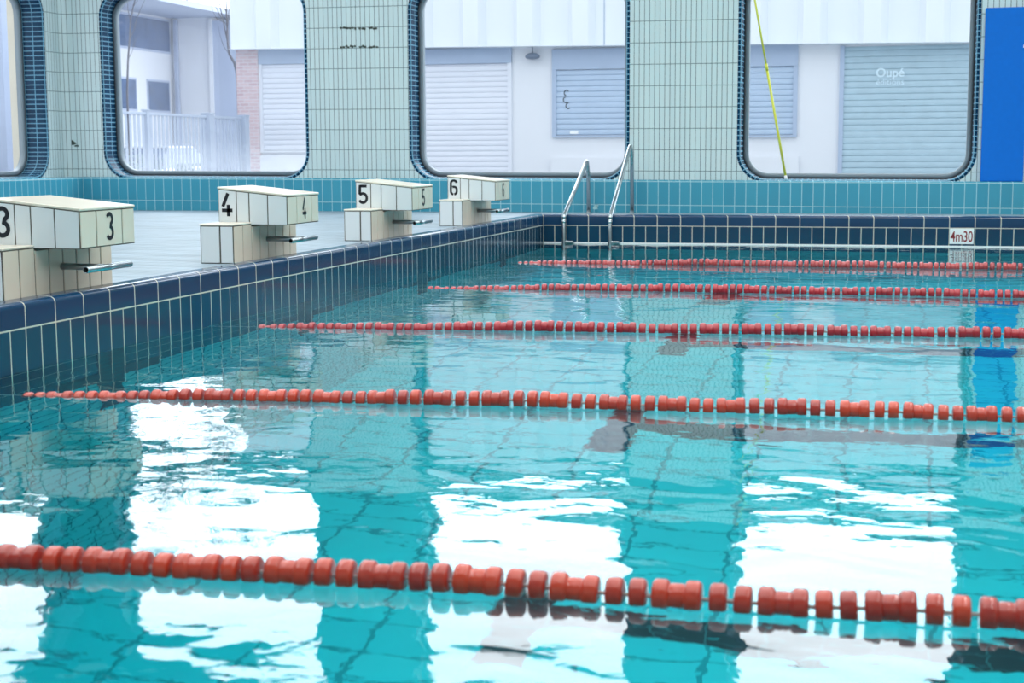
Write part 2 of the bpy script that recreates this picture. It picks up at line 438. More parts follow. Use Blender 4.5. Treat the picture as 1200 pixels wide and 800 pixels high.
ZB = .688         # windows start at the curb top
WIN = [(-6.079, -3.276), (-1.986, .699), (1.932, 4.551)]
LOW = (.66, 3.03)
HIGH = (3.20, 5.75)
RAD = .34
BAND = .045
def window(idx, a0, a1, z0, z1, to3, lab, r=RAD, shear=0, dp=.25, pane='glass'):
    """to3(u, z, depth) -> 3D; depth grows outwards. Reveal + frame + pane."""
    root = bpy.data.objects.new('window_%d' % idx, None); COL.objects.link(root)
    tag(struct(root), lab, 'window')
    def ring(off, d):
        return [to3(u, z, d) for u, z in rrect(a0 + off, a1 - off, z0 + off, z1 - off, max(.02, r - off))]
    def sweep(prof, m, nm, v0=0):
        b = MB()
        rows = [ring(o, d) for o, d in prof]
        base = rrect(a0, a1, z0, z1, r)
        us = [0]
        for i in range(len(base)): us.append(us[-1] + math.dist(base[i], base[(i + 1) % len(base)]))
        vs = [v0]
        for i in range(1, len(prof)): vs.append(vs[-1] + math.dist(prof[i], prof[i - 1]))
        b.grid(rows, uvr=lambda i, j: (us[j], vs[i]), closed=True, smooth=True)
        o = b.build(nm, m, root, shear=shear)
        return struct(o)
    sweep([(0, .006), (.004, -.004), (BAND - .014, -.006), (BAND - .004, -.001), (BAND, .012), (BAND, dp + .09)], M['reveal'], 'tiled_reveal', v0=.02)
    sweep([(BAND, dp), (BAND + .012, dp - .005), (BAND + .012, dp + .015), (BAND, dp + .02)], M['gasket'], 'gasket')
    sweep([(BAND + .012, dp + .075), (BAND + .012, dp + .005), (BAND + .02, dp - .002), (BAND + .055, dp - .002), (BAND + .062, dp + .006), (BAND + .062, dp + .075), (BAND + .012, dp + .075)], M['frame'], 'window_frame')
    b = MB()
    pts = rrect(a0 + BAND + .06, a1 - BAND - .06, z0 + BAND + .06, z1 - BAND - .06, r - BAND - .06)
    b.face([to3(u, z, dp + .04) for u, z in pts]); b.face([to3(u, z, dp + .046) for u, z in pts])
    struct(b.build('window_pane', M[pane], root, shear=shear, recalc=False))
    return root
back3 = lambda u, z, d: (u, WALLY + d, z)
left3 = lambda u, z, d: (XL - d, u, z)

# back wall with openings
holes = []
for a, c in WIN:
    holes.append(rrect(a + .01, c - .01, LOW[0] + .01, LOW[1] - .01, RAD - .01))
    holes.append(rrect(a + .01, c - .01, HIGH[0] + .01, HIGH[1] - .01, RAD - .01))
XE = XR + 2
RC = .10           # the corner of the two window walls is rounded
b = MB()
ZT = 3.115        # the pale tiles stop here, dark paint above
for za, zc, hh, mi in ((ZB - .3, ZT, holes[0::2], 0), (ZT, CEIL, holes[1::2], 1)):
    for poly in fill([(XL + RC, za), (XE, za), (XE, zc), (XL + RC, zc)], hh):
        b.face([(x, WALLY, z) for x, z in poly], [(x, z) for x, z in poly], mi=mi)
wall_back = tag(struct(b.build('wall_back', [M['pale'], M['upper_wall']], recalc=False, shear=SH)), 'pale green tiled wall between the big rounded windows', 'wall')
names = ['leftmost', 'middle', 'rightmost']
for i, (a, c) in enumerate(WIN):
    window(i + 1, a, c, *LOW, back3, ('large rounded window facing the fence and the white house', 'large rounded window behind starting block 6 and the ladder', 'large rounded window beside the blue board')[i], shear=SH, pane='glass_misted' if i == 0 else 'glass')
    window(i + 5, a, c, *HIGH, back3, 'upper rounded window above the %s big window' % names[i], shear=SH)
# left wall with one window near the corner
WL = (-3.4, .965)
WLU = (HIGH[0], HIGH[1])
lh = [rrect(WL[0] + .01, WL[1] - .01, z0 + .01, z1 - .01, RAD - .01) for z0, z1 in (LOW, HIGH)]
b = MB()
for za, zc, hh, mi in ((ZB - .3, ZT, lh[:1], 0), (ZT, CEIL, lh[1:], 1)):
    for poly in fill([(YB, za), (WALLY - RC, za), (WALLY - RC, zc), (YB, zc)], hh):
        b.face([(XL, y, z) for y, z in poly], [(y, z) for y, z in poly], mi=mi)
ca = [(XL + RC - RC * math.cos(a), WALLY - RC + RC * math.sin(a), a) for a in [PI / 2 * k / 8 for k in range(9)]]
for za, zc, mi in ((ZB - .3, ZT, 0), (ZT, CEIL, 1)):
    b.grid([[(x, y, za), (x, y, zc)] for x, y, a in ca], uvr=lambda i, j: (WALLY - RC + RC * ca[i][2], (za, zc)[j]), smooth=True, mi=mi)
tag(struct(b.build('wall_left', [M['pale'], M['upper_wall']], recalc=False, shear=SH)), 'pale green tiled side wall at the left edge', 'wall')
window(4, *WL, *LOW, left3, 'rounded side window cut by the left edge of the frame', shear=SH, dp=.28)
window(8, *WL, *HIGH, left3, 'upper rounded window in the left side wall', shear=SH)
# right and rear walls, ceiling
b = MB(); b.face([(XE, YB, 0), (XE, WALLY, 0), (XE, WALLY, CEIL), (XE, YB, CEIL)])
tag(struct(b.build('wall_right', M['plain_wall'], recalc=False)), 'plain pale wall far off to the right', 'wall')
b = MB(); b.face([(XL, YB, 0), (XE, YB, 0), (XE, YB, CEIL), (XL, YB, CEIL)])
tag(struct(b.build('wall_front', M['plain_wall'], recalc=False)), 'plain pale wall behind the camera', 'wall')
b = MB(); b.face([(XL - .3, YB, CEIL), (XE, YB, CEIL), (XE, WALLY + .3, CEIL), (XL - .3, WALLY + .3, CEIL)])
tag(struct(b.build('ceiling', M['ceiling'], recalc=False)), 'white ceiling over the pool hall', 'ceiling')

# dark glue residue where letters were taken off the tiles, as thin patches on the wall
def patch_on_back(name, cx, cz, pts_n, w, h, parent=None, m='stain', lab=None, y=WALLY - .002):
    b = MB()
    n = 9
    top = [(cx + w * math.cos(2 * PI * k / n) * (.7 + .5 * rnd.random()), y, cz + h * math.sin(2 * PI * k / n) * (.7 + .5 * rnd.random())) for k in range(n)]
    b.face(top)
    return b
def merge_patches(lst):
    m = MB()
    for (cx, cz, w, h, y) in lst:
        n = 9
        m.face([(cx + w * math.cos(2 * PI * k / n) * (.7 + .5 * rnd.random()), y, cz + h * math.sin(2 * PI * k / n) * (.6 + .6 * rnd.random())) for k in range(n)])
    return m
def backxz(px, py, Y=WALLY):
    d = fw + (px - 600) / F * r2 - (py - 400) / F * u2
    p = CAM + d * ((Y - CAM.y) / d.y)
    return p
for row in (33, 54.5):
    lst = []
    for k in range(16):
        x = 400 + k * 2.75 + rnd.uniform(-.8, .8)
        if k in (7, 11): continue
        p = backxz(x, row + rnd.uniform(-.6, .9)); lst.append((p.x, p.z, .020, .015, WALLY - .003))
    o = merge_patches(lst).build('glue_residue', M['stain'], recalc=False)
    o.parent = wall_back; struct(o)
lst = []
for x, y, w, h in ((64, 149, .010, .045), (67, 153, .012, .03), (66, 166, .03, .022), (70, 166, .03, .022), (74, 168, .03, .018), (78, 171, .03, .010)):
    p = backxz(79 + (x - 64) * .75, y); lst.append((p.x, p.z, w * 1.3, h * 1.3, WALLY - .003))
o = merge_patches(lst).build('glue_residue', M['stain'], recalc=False); o.parent = wall_back; struct(o)
p = backxz(698, 243, CURBY)
o = merge_patches([(p.x, p.z, .03, .03, CURBY - .003), (p.x + .01, p.z + .02, .03, .012, CURBY - .003)]).build('trim_21', M['residue_pale'], recalc=False)
tag(struct(o), 'pale triangular mark on the curb between the ladder rails', 'mark')

# ------------------------------------------------------------------ strokes for painted digits
def stroke(b, pts, w, to3, t=.0012):
    """flat ribbon of width w along 2D pts, raised by t"""
    P = [Vector(p) for p in pts]
    L, R = [], []
    for i, p in enumerate(P):
        d = ((P[min(i + 1, len(P) - 1)] - P[i]) if i < len(P) - 1 else Vector((0, 0))) 
        e = (P[i] - P[i - 1]) if i else Vector((0, 0))
        if d.length: d = d.normalized()
        if e.length: e = e.normalized()
        q = (d + e).normalized(); n = Vector((-q.y, q.x))
        c = max(.5, n.dot(Vector((-d.y, d.x)) if d.length else n))
        L.append(p + n * w / 2 / c); R.append(p - n * w / 2 / c)
    for i in range(len(P) - 1):
        b.face([to3(*R[i], t), to3(*R[i + 1], t), to3(*L[i + 1], t), to3(*L[i], t)])
def arc(cx, cy, rx, ry, a0, a1, n=14):
    return [(cx + rx * math.cos(math.radians(a0 + (a1 - a0) * i / n)), cy + ry * math.sin(math.radians(a0 + (a1 - a0) * i / n))) for i in range(n + 1)]
def digit_strokes(d):
    """unit height 1, width about .55, origin at the bottom centre"""
    if d == '3':
        return [arc(-.02, .755, .20, .19, 150, -62) + arc(-.02, .27, .22, .215, 72, -150)]
    if d == '4':
        return [[(.05, 1.0), (-.20, .42)], [(-.25, .26), (.25, .26)], [(.06, 0), (.06, .5)]]
    if d == '5':
        return [[(.21, .95), (-.18, .95)], [(-.17, 1.0), (-.20, .50)], arc(-.02, .30, .23, .25, 140, -150)]
    if d == '6':
        return [[(.20, .80)] + arc(0, .77, .20, .18, 20, 180)[1:] + [(-.20, .27)] + arc(0, .25, .20, .20, 180, 262),
                arc(0, .25, .20, .20, 278, 360) + [(.20, .36)] + arc(0, .38, .20, .16, 0, 120)]
    return []
def digit(d, parent, to3, h, wd, name='number'):
    b = MB()
    for st in digit_strokes(d):
        stroke(b, [(x * h * wd, y * h) for x, y in st], .150 * h, to3)
    o = b.build(name, M['digit'], parent, recalc=False)
    return o

# ------------------------------------------------------------------ starting blocks
def plates(b, org, U, V, N, us, vs, t=.004, gap=.005, mi=0, bev=.0015):
    """tile plates on a plane: org + u*U + v*V, normal N"""
    org, U, V, N = map(Vector, (org, U, V, N))
    for i in range(len(us) - 1):
        for j in range(len(vs) - 1):
            u0, u1, v0, v1 = us[i] + gap, us[i + 1] - gap, vs[j] + gap, vs[j + 1] - gap
            q = [(u0, v0), (u1, v0), (u1, v1), (u0, v1)]
            e = bev
            q2 = [(u0 + e, v0 + e), (u1 - e, v0 + e), (u1 - e, v1 - e), (u0 + e, v1 - e)]
            A = [org + U * x + V * y for x, y in q]; B = [org + U * x + V * y + N * t for x, y in q2]
            b.face(B, mi=mi)
            for k in range(4):
                b.face([A[k], A[(k + 1) % 4], B[(k + 1) % 4], B[k]], mi=mi)
def block(num, y0):
    root = thing('starting_block', '', 'starting block', (0, y0, DECK))
    H = .535 - DECK; HB = .515 - DECK
    xb, xf = -.476, -.25
    g = .003
    # pedestal: core + tile plates; steps on both sides of the platform
    b = MB()
    b.box((xb, 0, 0), (xf, 1.0, HB), mi=1)
    b.box((xb, 0, HB - .01), (xf, .268, H - .012), mi=1)
    b.box((xb, .80, HB - .01), (xf, 1.0, H - .012), mi=1)
    fx = [0, .135, .268, .395, .52, .645, .77, .885, 1.0]
    plates(b, (xf, 0, 0), (0, 1, 0), (0, 0, 1), (1, 0, 0), fx[:3], [0, H - .012])
    plates(b, (xf, 0, 0), (0, 1, 0), (0, 0, 1), (1, 0, 0), fx[2:], [0, HB - .002])
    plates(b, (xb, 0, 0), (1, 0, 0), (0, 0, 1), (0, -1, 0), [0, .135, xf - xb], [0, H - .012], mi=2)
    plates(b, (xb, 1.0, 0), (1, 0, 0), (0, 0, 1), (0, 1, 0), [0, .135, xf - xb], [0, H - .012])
    plates(b, (xb, 0, 0), (0, 1, 0), (0, 0, 1), (-1, 0, 0), fx, [0, HB])
    b.build('pedestal', [M['cream_warm'], M['grout_dark'], M['cream_lit_side']], root, recalc=False)
    for ya, yb in ((-.005, .268), (.80, 1.005)):
        b = MB(); b.box((xb - .005, ya, (H - .012) if ya < .5 else HB), (xf + .005, yb, H + .001), bev=.006)
        b.build('step', M['cream'], root)
    # platform: wedge with tile plates
    px0, px1, py0, py1 = -.476, 0, .275, .80
    zt0, zt1, zb = .762 - DECK, .714 - DECK, .517 - DECK
    tt = .014
    b = MB()
    A = [(px0, py0, zb), (px1, py0, zb), (px1, py0, zt1 - tt), (px0, py0, zt0 - tt)]
    Bq = [(x, py1, z) for x, _, z in A]
    b.face(A, mi=1); b.face(list(reversed(Bq)), mi=1)
    for k in range(4): b.face([A[(k + 1) % 4], A[k], Bq[k], Bq[(k + 1) % 4]], mi=1)
    def sidez(x): return zt0 + (zt1 - zt0) * (x - px0) / (px1 - px0) - tt - .003
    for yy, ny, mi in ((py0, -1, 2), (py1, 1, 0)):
        cuts = [px0, -.35, -.262, -.133, px1]
        for i in range(4):
            u0, u1 = cuts[i] + .004, cuts[i + 1] - .004
            y2 = yy + ny * .004
            q = [(u0, zb + .004), (u1, zb + .004), (u1, sidez(u1) - .002), (u0, sidez(u0) - .002)]
            b.face([(x, y2, z) for x, z in q], mi=mi)
            for k in range(4):
                x0, z0 = q[k]; x1, z1 = q[(k + 1) % 4]
                b.face([(x0, yy, z0), (x1, yy, z1), (x1, y2, z1), (x0, y2, z0)], mi=mi)
    plates(b, (px1, py0, zb), (0, 1, 0), (0, 0, 1), (1, 0, 0), [0, .15, .40, py1 - py0], [0, zt1 - tt - zb])
    plates(b, (px0, py0, zb), (0, 1, 0), (0, 0, 1), (-1, 0, 0), [0, .125, .25, .375, py1 - py0], [0, zt0 - tt - zb])
    b.build('platform', [M['cream'], M['grout_dark'], M['cream_lit_side']], root, recalc=False)
    # top tiles, sloping to the pool
    b = MB()
    ov = .006
    dz = (zt1 - zt0) / (px1 - px0)
    for ya, yb in ((py0 - ov, py1 + ov),):
        t = bmesh.new(); bmesh.ops.create_cube(t, size=1)
        for v in t.verts:
            x = px0 - ov if v.co.x < 0 else px1 + ov
            z = zt0 + dz * (x - px0)
            v.co = Vector((x, ya if v.co.y < 0 else yb, z if v.co.z > 0 else z - tt))
        bmesh.ops.bevel(t, geom=list(t.edges), offset=.004, segments=2, affect='EDGES', profile=.5)
        b.merge(t)
    b.build('top_slab', M['cream'], root)
    # digits
    digit(num, root, lambda x, z, t: (-.415 + x, py0 - .0045 - t, zb + .055 + z), .148, 1.0)
    digit(num, root, lambda x, z, t: (px1 + .0045 + t, py0 + .275 + x, zb + .032 + z), .135, 1.0)
    # backstroke grip: stem + cross tube
    b = MB(); zc = .415 - DECK
    b.tube([(xf - .002, .505, zc), (-.01, .505, zc)], .0165, 16)
    st = b.build('grip_stem', M['galv'], root)
    b = MB()
    ro, ri, y0_, y1_ = .0165, .013, .305, .735
    b.lathe([(y0_ + .03, ri * .98), (y0_, ri), (y0_, ro), (y1_, ro), (y1_, ri), (y1_ - .03, ri * .98)], (0.006, 0, zc), 20, 'y')
    for f in b.bm.faces:
        if len(f.verts) > 4: f.material_index = 1
        elif all((Vector((v.co.x - .006, v.co.z - zc)).length < ri * 1.01) for v in f.verts): f.material_index = 1
    b.build('grip_bar', [M['steel'], M['hollow']], root)
    return root
BL = {}
for n, y0, lab in (('3', -9.782, 'cream tiled starting block numbered 3, nearest, cut off by the left edge'),
              ('4', -7.276, 'cream tiled starting block numbered 4 on the pool edge'),
              ('5', -4.757, 'cream tiled starting block numbered 5 on the pool edge'),
              ('6', -2.245, 'cream tiled starting block numbered 6, the farthest, nearest the ladder')):
    r = block(n, y0); r['label'] = lab; r['group'] = 'starting blocks along the pool edge'

# ------------------------------------------------------------------ lane ropes
def disc_mesh():
    b = MB(); R, w = .037, .037
    pr = [(0, .010), (0, .027), (.001, .032), (.004, .0352), (.009, R), (w - .009, R), (w - .004, .0352), (w - .001, .032), (w, .027), (w, .010)]
    b.lathe(pr, (0, 0, 0), 28, 'x')
    o = b.build('tmp', M['float_orange']); me = o.data; bpy.data.objects.remove(o); me.name = 'float_disc'; return me
def spool_mesh():
    b = MB(); R = .0385; L = .106
    half = [(0, .010), (0, .027), (.001, .033), (.004, .0367), (.009, R), (.027, R), (.032, .0367), (.035, .033), (.0365, .0295), (.039, .0292), (.042, .0308)]
    pr = half + [(L - t, r) for t, r in reversed(half)]
    b.lathe(pr, (0, 0, 0), 28, 'x')
    o = b.build('tmp', M['float_orange']); me = o.data; bpy.data.objects.remove(o); me.name = 'float_spool'; return me
DISC, SPOOL = disc_mesh(), spool_mesh()
def variants(me, key):
    m = me.copy(); m.materials.clear(); m.materials.append(M[key]); return m
MESH = {k: (variants(DISC, k), variants(SPOOL, k)) for k in ('float_orange', 'float_crimson', 'float_pink')}
def interp(tab, x):
    if x <= tab[0][0]: return tab[0][1]
    for (a, ya), (c, yc) in zip(tab, tab[1:]):
        if x <= c: return ya + (yc - ya) * (x - a) / (c - a)
    return tab[-1][1]
def rope(label, tab, x0, x1, key, first):
    y00 = interp(tab, 0)
    root = thing('lane_rope', label, 'lane rope', (0, y00, 0), 'lane ropes across the pool')
    def pos(x):
        y = interp(tab, x) - y00
        sub = max(0, 1 - (x - x0) / 1.7)
        z = .015 - .040 * sub ** 1.25 + .0035 * math.sin(x * 5.1 + y00) + .002 * math.sin(x * 13.7 + y00 * 3)
        return y + .004 * math.sin(x * 3.3 + y00 * 2), z
    pts = [(.0, interp(tab, 0) - y00, -.03), (.08, interp(tab, .08) - y00, -.035)]
    x = x0
    while x < XR - .2:
        y, z = pos(x); pts.append((x, y, z)); x += .2
    pts.append((XR, interp(tab, XR) - y00, .03))
    b = MB(); b.tube(pts, .0045, 8)
    b.build('cable', M['cable'], root)
    b = MB()
    b.lathe([(-.0, .022), (.006, .022), (.008, .012), (.03, .010)], (0, interp(tab, 0) - y00, -.03), 16, 'x')
    b.build('wall_hook', M['steel'], root)
    x = x0; k = first
    seq = [('s', .106, .014), ('d', .037, .014), ('d', .037, .013)]
    while x < x1:
        kind, L, gap = seq[k % 3]
        y, z = pos(x + L / 2); ya, za = pos(x + L)
        yb, zb = pos(x)
        me = MESH[key][1 if kind == 's' else 0]
        o = bpy.data.objects.new('float', me); COL.objects.link(o); o.parent = root
        o.location = (x, yb, zb)
        o.rotation_euler = (rnd.uniform(0, 6), -math.atan2(za - zb, L) + rnd.uniform(-.03, .03), math.atan2(ya - yb, L) + rnd.uniform(-.03, .03))
        x += L + gap + rnd.uniform(-.002, .004); k += 1
    return root
rope('orange-red lane rope nearest the camera, crossing the foreground', [(0, -12.93), (1.78, -12.915), (2.4, -12.89), (3.0, -12.86), (4.1, -12.84), (22, -12.8)], .45, 7.2, 'float_orange', 0)
rope('orange-red lane rope second from the camera, ending below block 3', [(0, -10.66), (.44, -10.61), (1.36, -10.53), (2.38, -10.43), (3.36, -10.386), (4.27, -10.35), (22, -10.3)], .38, 7.2, 'float_orange', 1)
rope('crimson lane rope third from the camera, ending between blocks 3 and 4', [(0, -8.16), (.3, -8.137), (1.75, -8.02), (3.13, -7.89), (4.44, -7.784), (22, -7.7)], .30, 7.2, 'float_crimson', 0)
rope('crimson lane rope fourth from the camera, ending between blocks 4 and 5', [(0, -5.6), (.5, -5.58), (2.33, -5.50), (4.6, -5.49), (22, -5.45)], .48, 7.2, 'float_crimson', 2)
rope('faded red lane rope farthest from the camera, next to the ladder', [(0, -2.96), (.5, -2.964), (2.7, -2.98), (22, -2.99)], .48, 7.2, 'float_pink', 1)

# ------------------------------------------------------------------ ladder
def ladder():
    root = thing('pool_ladder', 'stainless steel pool ladder with two bent handrails at the far pool edge', 'ladder', (.5, 0, 0))
    for x0, zt, xs in ((.25, .875, 0), (.757, 1.045, .0)):
        X = x0 - .5
        b = MB()
        # straight down into the water, slanted up and back, tight bend, down to the deck
        yt, ye = .97, 1.06
        pts = [(X, -.10, -1.0), (X, -.10, .25)]
        for t in (.25, .5, .75, 1): pts.append((X + .0, -.10 + .03 * t, .25 + .055 * t + .0))
        A = Vector((X, -.07, .305)); Bp = Vector((X + .015, yt - .05, zt - .05))
        pts.append(tuple(A.lerp(Bp, .5))); pts.append(tuple(Bp))
        for a in range(0, 9):
            th = math.radians(135 - a * 135 / 8)
            pts.append((X + .02, yt + .035 * math.cos(th) + .02, zt - .035 + .035 * math.sin(th)))
        pts.append((X + .025, ye + .0, zt - .15)); pts.append((X + .03, ye, DECK - .01))
        o = b.__class__()
        o.tube(pts, .0235, 16)
        h = o.build('handrail', M['steel'], root)
        c = MB(); c.lathe([(DECK, .045), (DECK + .008, .045), (DECK + .012, .026), (DECK + .03, .0255)], (X + .03, ye, 0), 20, 'z'); c.build('floor_flange', M['steel'], h)
        c = MB(); c.lathe([(.275, .0255), (.30, .0255)], (X, -.098, 0), 18, 'z'); c.lathe([(.225, .0255), (.25, .0255)], (X, -.10, 0), 18, 'z'); c.build('sleeve', M['steel'], h)
        c = MB(); c.box((X + .012, -.115, .004), (X + .10, -.001, .032), bev=.006); c.build('wall_bracket', M['steel'], h)
    for z in (-.25, -.5, -.75):
        b = MB(); b.box((.25 - .5, -.14, z), (.757 - .5, -.06, z + .025), bev=.006); b.build('tread', M['steel'], root)
ladder()

# ------------------------------------------------------------------ depth sign
def text_mesh(txt, size, align='CENTER', shear=0, offset=0, extrude=.0008):
    cu = bpy.data.curves.new('txt', 'FONT'); cu.body = txt; cu.size = size; cu.align_x = align; cu.extrude = extrude; cu.offset = offset
    o = bpy.data.objects.new('txt', cu); COL.objects.link(o)
    dg = bpy.context.evaluated_depsgraph_get(); dg.update()
    me = bpy.data.meshes.new_from_object(o.evaluated_get(dg))
    bpy.data.objects.remove(o); bpy.data.curves.remove(cu)
    return me
def text_part(name, txt, size, m, parent, loc, sx=1, rotz=0, offset=0):
    me = text_mesh(txt, size, offset=offset)
    me.materials.clear(); me.materials.append(m)
    for v in me.vertices:
        x, y, z = v.co; v.co = (x * sx, -z, y)
    o = bpy.data.objects.new(name, me); COL.objects.link(o); o.parent = parent; o.location = loc; o.rotation_euler = (0, 0, rotz)
    return o
root = thing('depth_sign', 'white tile marked 4m30 in red on the far pool wall', 'sign', (4.372, 0, .11))
b = MB(); b.box((-.117, -.007, -.079), (.117, .0, .079), bev=.003); b.build('plate', M['white_plastic'], root)
text_part('lettering', '4m30', .155, M['red_paint'], root, (0, -.0085, -.054), sx=.62, offset=.0015)

# ------------------------------------------------------------------ pole and board
def zsh(x): return SH * (x + 4)
p0 = Vector((2.5, 1.30, .69 + zsh(2.5) + .006)); p1 = Vector((2.02, 1.345, 3.17))
root = thing('cleaning_pole', 'long yellow telescopic pole leaning against the rightmost window', 'pole', tuple(p0))
d = p1 - p0
b = MB(); b.tube([Vector((0, 0, .03)) * 0 + d * .012, d * .5], [.0145, .0145], 12); b.build('lower_tube', M['yellow'], root)
b = MB(); b.tube([d * .495, d], [.0115, .0115], 12); b.build('upper_tube', M['yellow'], root)
b = MB(); b.tube([d * .485, d * .515], [.0175, .0175], 12); b.build('clamp_collar', M['yellow'], root)
b = MB(); b.tube([d * 0, d * .02], [.017, .0165], 12); b.build('end_cap', M['white_plastic'], root)

bx0, bx1 = 4.590, 5.035
zb0 = .69 + zsh(4.8)
root = thing('foam_board', 'bright blue upright board standing on the curb beside the rightmost window', 'board', (bx0, 1.30, zb0 + .0))
b = MB(); b.box((0, 0, 0), (bx1 - bx0, .055, 1.86), bev=.012, seg=3); b.build('panel', M['blue'], root)
b = MB(); stroke(b, arc(.425, 1.44, .02, .03, 20, 200, 10), .016, lambda x, z, t: (x, -.0008, z)); b.build('white_mark', M['white_plastic'], root, recalc=False)

# ------------------------------------------------------------------ outside: street, white hall, house, fence, trees
GZ = -.25
b = MB(); b.face([(-60, WALLY + .3, GZ), (60, WALLY + .3, GZ), (60, 90, GZ), (-60, 90, GZ)]); b.face([(-60, -40, GZ), (XL - .3, -40, GZ), (XL - .3, WALLY + .3, GZ), (-60, WALLY + .3, GZ)])
tag(struct(b.build('ground', M['asphalt'], recalc=False)), 'grey ground outside the windows', 'ground')

def fac(px, py, Y=16.0):
    return backxz(px, py, Y)
def hall():
    root = thing('white_hall', 'white clad hall with roller shutters seen through the windows', 'building', (-3, 16, GZ))
    O = Vector((3, -16, -GZ))
    X0, X1, TOP = -11.05, 12.0, 6.15
    FSH = -.0137
    def zbot(x): return 3.24 + FSH * (x + 4)
    # rendered ground floor wall
    W = MB()
    W.box((-10.46 + O.x, 16.02 + O.y, 0), (X1 + O.x, 16.3 + O.y, 3.6 - GZ))
    W.build('rendered_wall', M['render'], root)
    b = MB(); b.box((-10.99 + O.x, 15.93 + O.y, 0), (-10.46 + O.x, 16.3 + O.y, 3.6 - GZ)); b.build('brick_pilaster', M['brickwall'], root)
    # cladding: trapezoidal ribs
    b = MB()
    x = X0; prof = []
    yo, yi = 15.60, 15.80
    while x < X1:
        prof += [(x, yi), (x + .60, yi), (x + .72, yo), (x + 1.06, yo), (x + 1.19, yi)]
        x += 1.2
    rows = [[(px + O.x, py + O.y, zbot(px) + O.z) for px, py in prof], [(px + O.x, py + O.y, TOP + O.z) for px, py in prof]]
    b.grid(rows, smooth=False)
    b.face([(X0 + O.x, 15.8 + O.y, zbot(X0) + O.z), (X0 + O.x, 16.3 + O.y, zbot(X0) + O.z), (X0 + O.x, 16.3 + O.y, TOP + O.z), (X0 + O.x, 15.8 + O.y, TOP + O.z)])
    b.face([(X0 + O.x, 15.60 + O.y, zbot(X0) + O.z), (X1 + O.x, 15.60 + O.y, zbot(X1) + O.z), (X1 + O.x, 16.05 + O.y, zbot(X1) + O.z), (X0 + O.x, 16.05 + O.y, zbot(X0) + O.z)])
    b.face([(X0 + O.x, 15.60 + O.y, TOP + O.z), (X1 + O.x, 15.60 + O.y, TOP + O.z), (X1 + O.x, 16.3 + O.y, TOP + O.z), (X0 + O.x, 16.3 + O.y, TOP + O.z)])
    b.build('cladding', M['panel'], root, recalc=False)
    for px in (708, 1022.5):
        p = fac(px, 30, 15.79)
        b = MB(); b.box((p.x - .008 + O.x, 15.785 + O.y, zbot(p.x) + .02 + O.z), (p.x + .008 + O.x, 15.80 + O.y, TOP + O.z)); b.build('panel_seam', M['lintel'], root)
    # shutters: px left, right, top of slats, bottom, lintel top
    def shutter(pl, pr, pt, pb, box_top, m, pitch=.115, rail=True, letter=False):
        a = fac(pl, pt); c = fac(pr, pt); bt = fac((pl + pr) / 2, pb); tp = fac((pl + pr) / 2, pt)
        x0, x1 = a.x + O.x, c.x + O.x
        z0, z1 = max(bt.z, GZ + .02) + O.z, tp.z + O.z
        b = MB()
        rows = []; z = z0; Y = 16.012 + O.y
        while z < z1 - .01:
            h = min(pitch, z1 - z)
            rows += [[(x0, Y, z), (x1, Y, z)], [(x0, Y - .018, z + .012), (x1, Y - .018, z + .012)], [(x0, Y - .022, z + h * .5), (x1, Y - .022, z + h * .5)], [(x0, Y - .014, z + h - .006), (x1, Y - .014, z + h - .006)], [(x0, Y, z + h - .001), (x1, Y, z + h - .001)]]
            z += h
        b.grid(rows, smooth=False)
        sh = b.build('roller_shutter', m, root, recalc=False)
        for xa in (x0 - .09, x1):
            b = MB(); b.box((xa, Y - .05, z0 - .02), (xa + .09, Y + .01, z1 + .02)); b.build('guide_rail', M['lintel'] if m != M['shutter_white'] else M['shutter_white'], sh)
        if box_top:
            zt = fac((pl + pr) / 2, box_top).z + O.z
            b = MB(); b.box((x0 - .09, Y - .06, z1), (x1 + .09, Y + .01, zt)); b.build('shutter_box', M['lintel'], sh)
        if not rail: return sh
        if pb < 200:
            b = MB(); b.box((x0 - .09, Y - .06, z0 - .05), (x1 + .09, Y + .01, z0 - .01)); b.build('sill', M['lintel'] if m != M['shutter_white'] else M['render'], sh)
        return sh
    shutter(307, 372, 75, 176, 58, M['shutter_white'])
    shutter(478, 595, 75, 330, 57, M['shutter_white'])
    s3 = shutter(652, 735, 81, 158, 57, M['shutter_grey'])
    b = MB(); q = fac(673, 155); b.box((q.x - .09 + O.x, 15.985 + O.y - .008, q.z - .035 + O.z), (q.x + .09 + O.x, 15.985 + O.y, q.z + .035 + O.z)); b.build('white_sticker', M['white_plastic'], s3)
    b = MB()
    for px, py in ((664, 109), (663, 117), (666, 124)):
        q = fac(px, py)
        stroke(b, arc(q.x + O.x, q.z + O.z, .05, .06, rnd.uniform(0, 90), rnd.uniform(200, 320), 8), .018, lambda x, z, t: (x, 15.986 + O.y, z))
    b.build('scribble', M['digit'], s3, recalc=False)
    shutter(846, 930, 78, 158, 53, M['shutter_grey'])
    s5 = shutter(990, 1150, 53, 330, None, M['shutter_dirty'], pitch=.125)
    q = fac(1043, 91); text_part('lettering', 'Oup\u00e9', .245, M['lettering'], s5, (q.x + O.x, 15.982 + O.y, q.z + O.z + .02), offset=.006)
    q = fac(1043, 100.5); text_part('lettering', '\u00e9ditions', .175, M['lettering'], s5, (q.x + O.x, 15.982 + O.y, q.z + O.z + .02), offset=.0)
    # shallow plinth panels under the small shutters
    for pl, pr, pt in ((646, 737, 185), (846, 936, 184), (300, 372, 182)):
        a, c = fac(pl, pt), fac(pr, pt)
        b = MB(); b.box((a.x + O.x, 15.94 + O.y, 0), (c.x + O.x, 16.03 + O.y, a.z + O.z)); b.build('plinth_panel', M['render'], root)
hall()
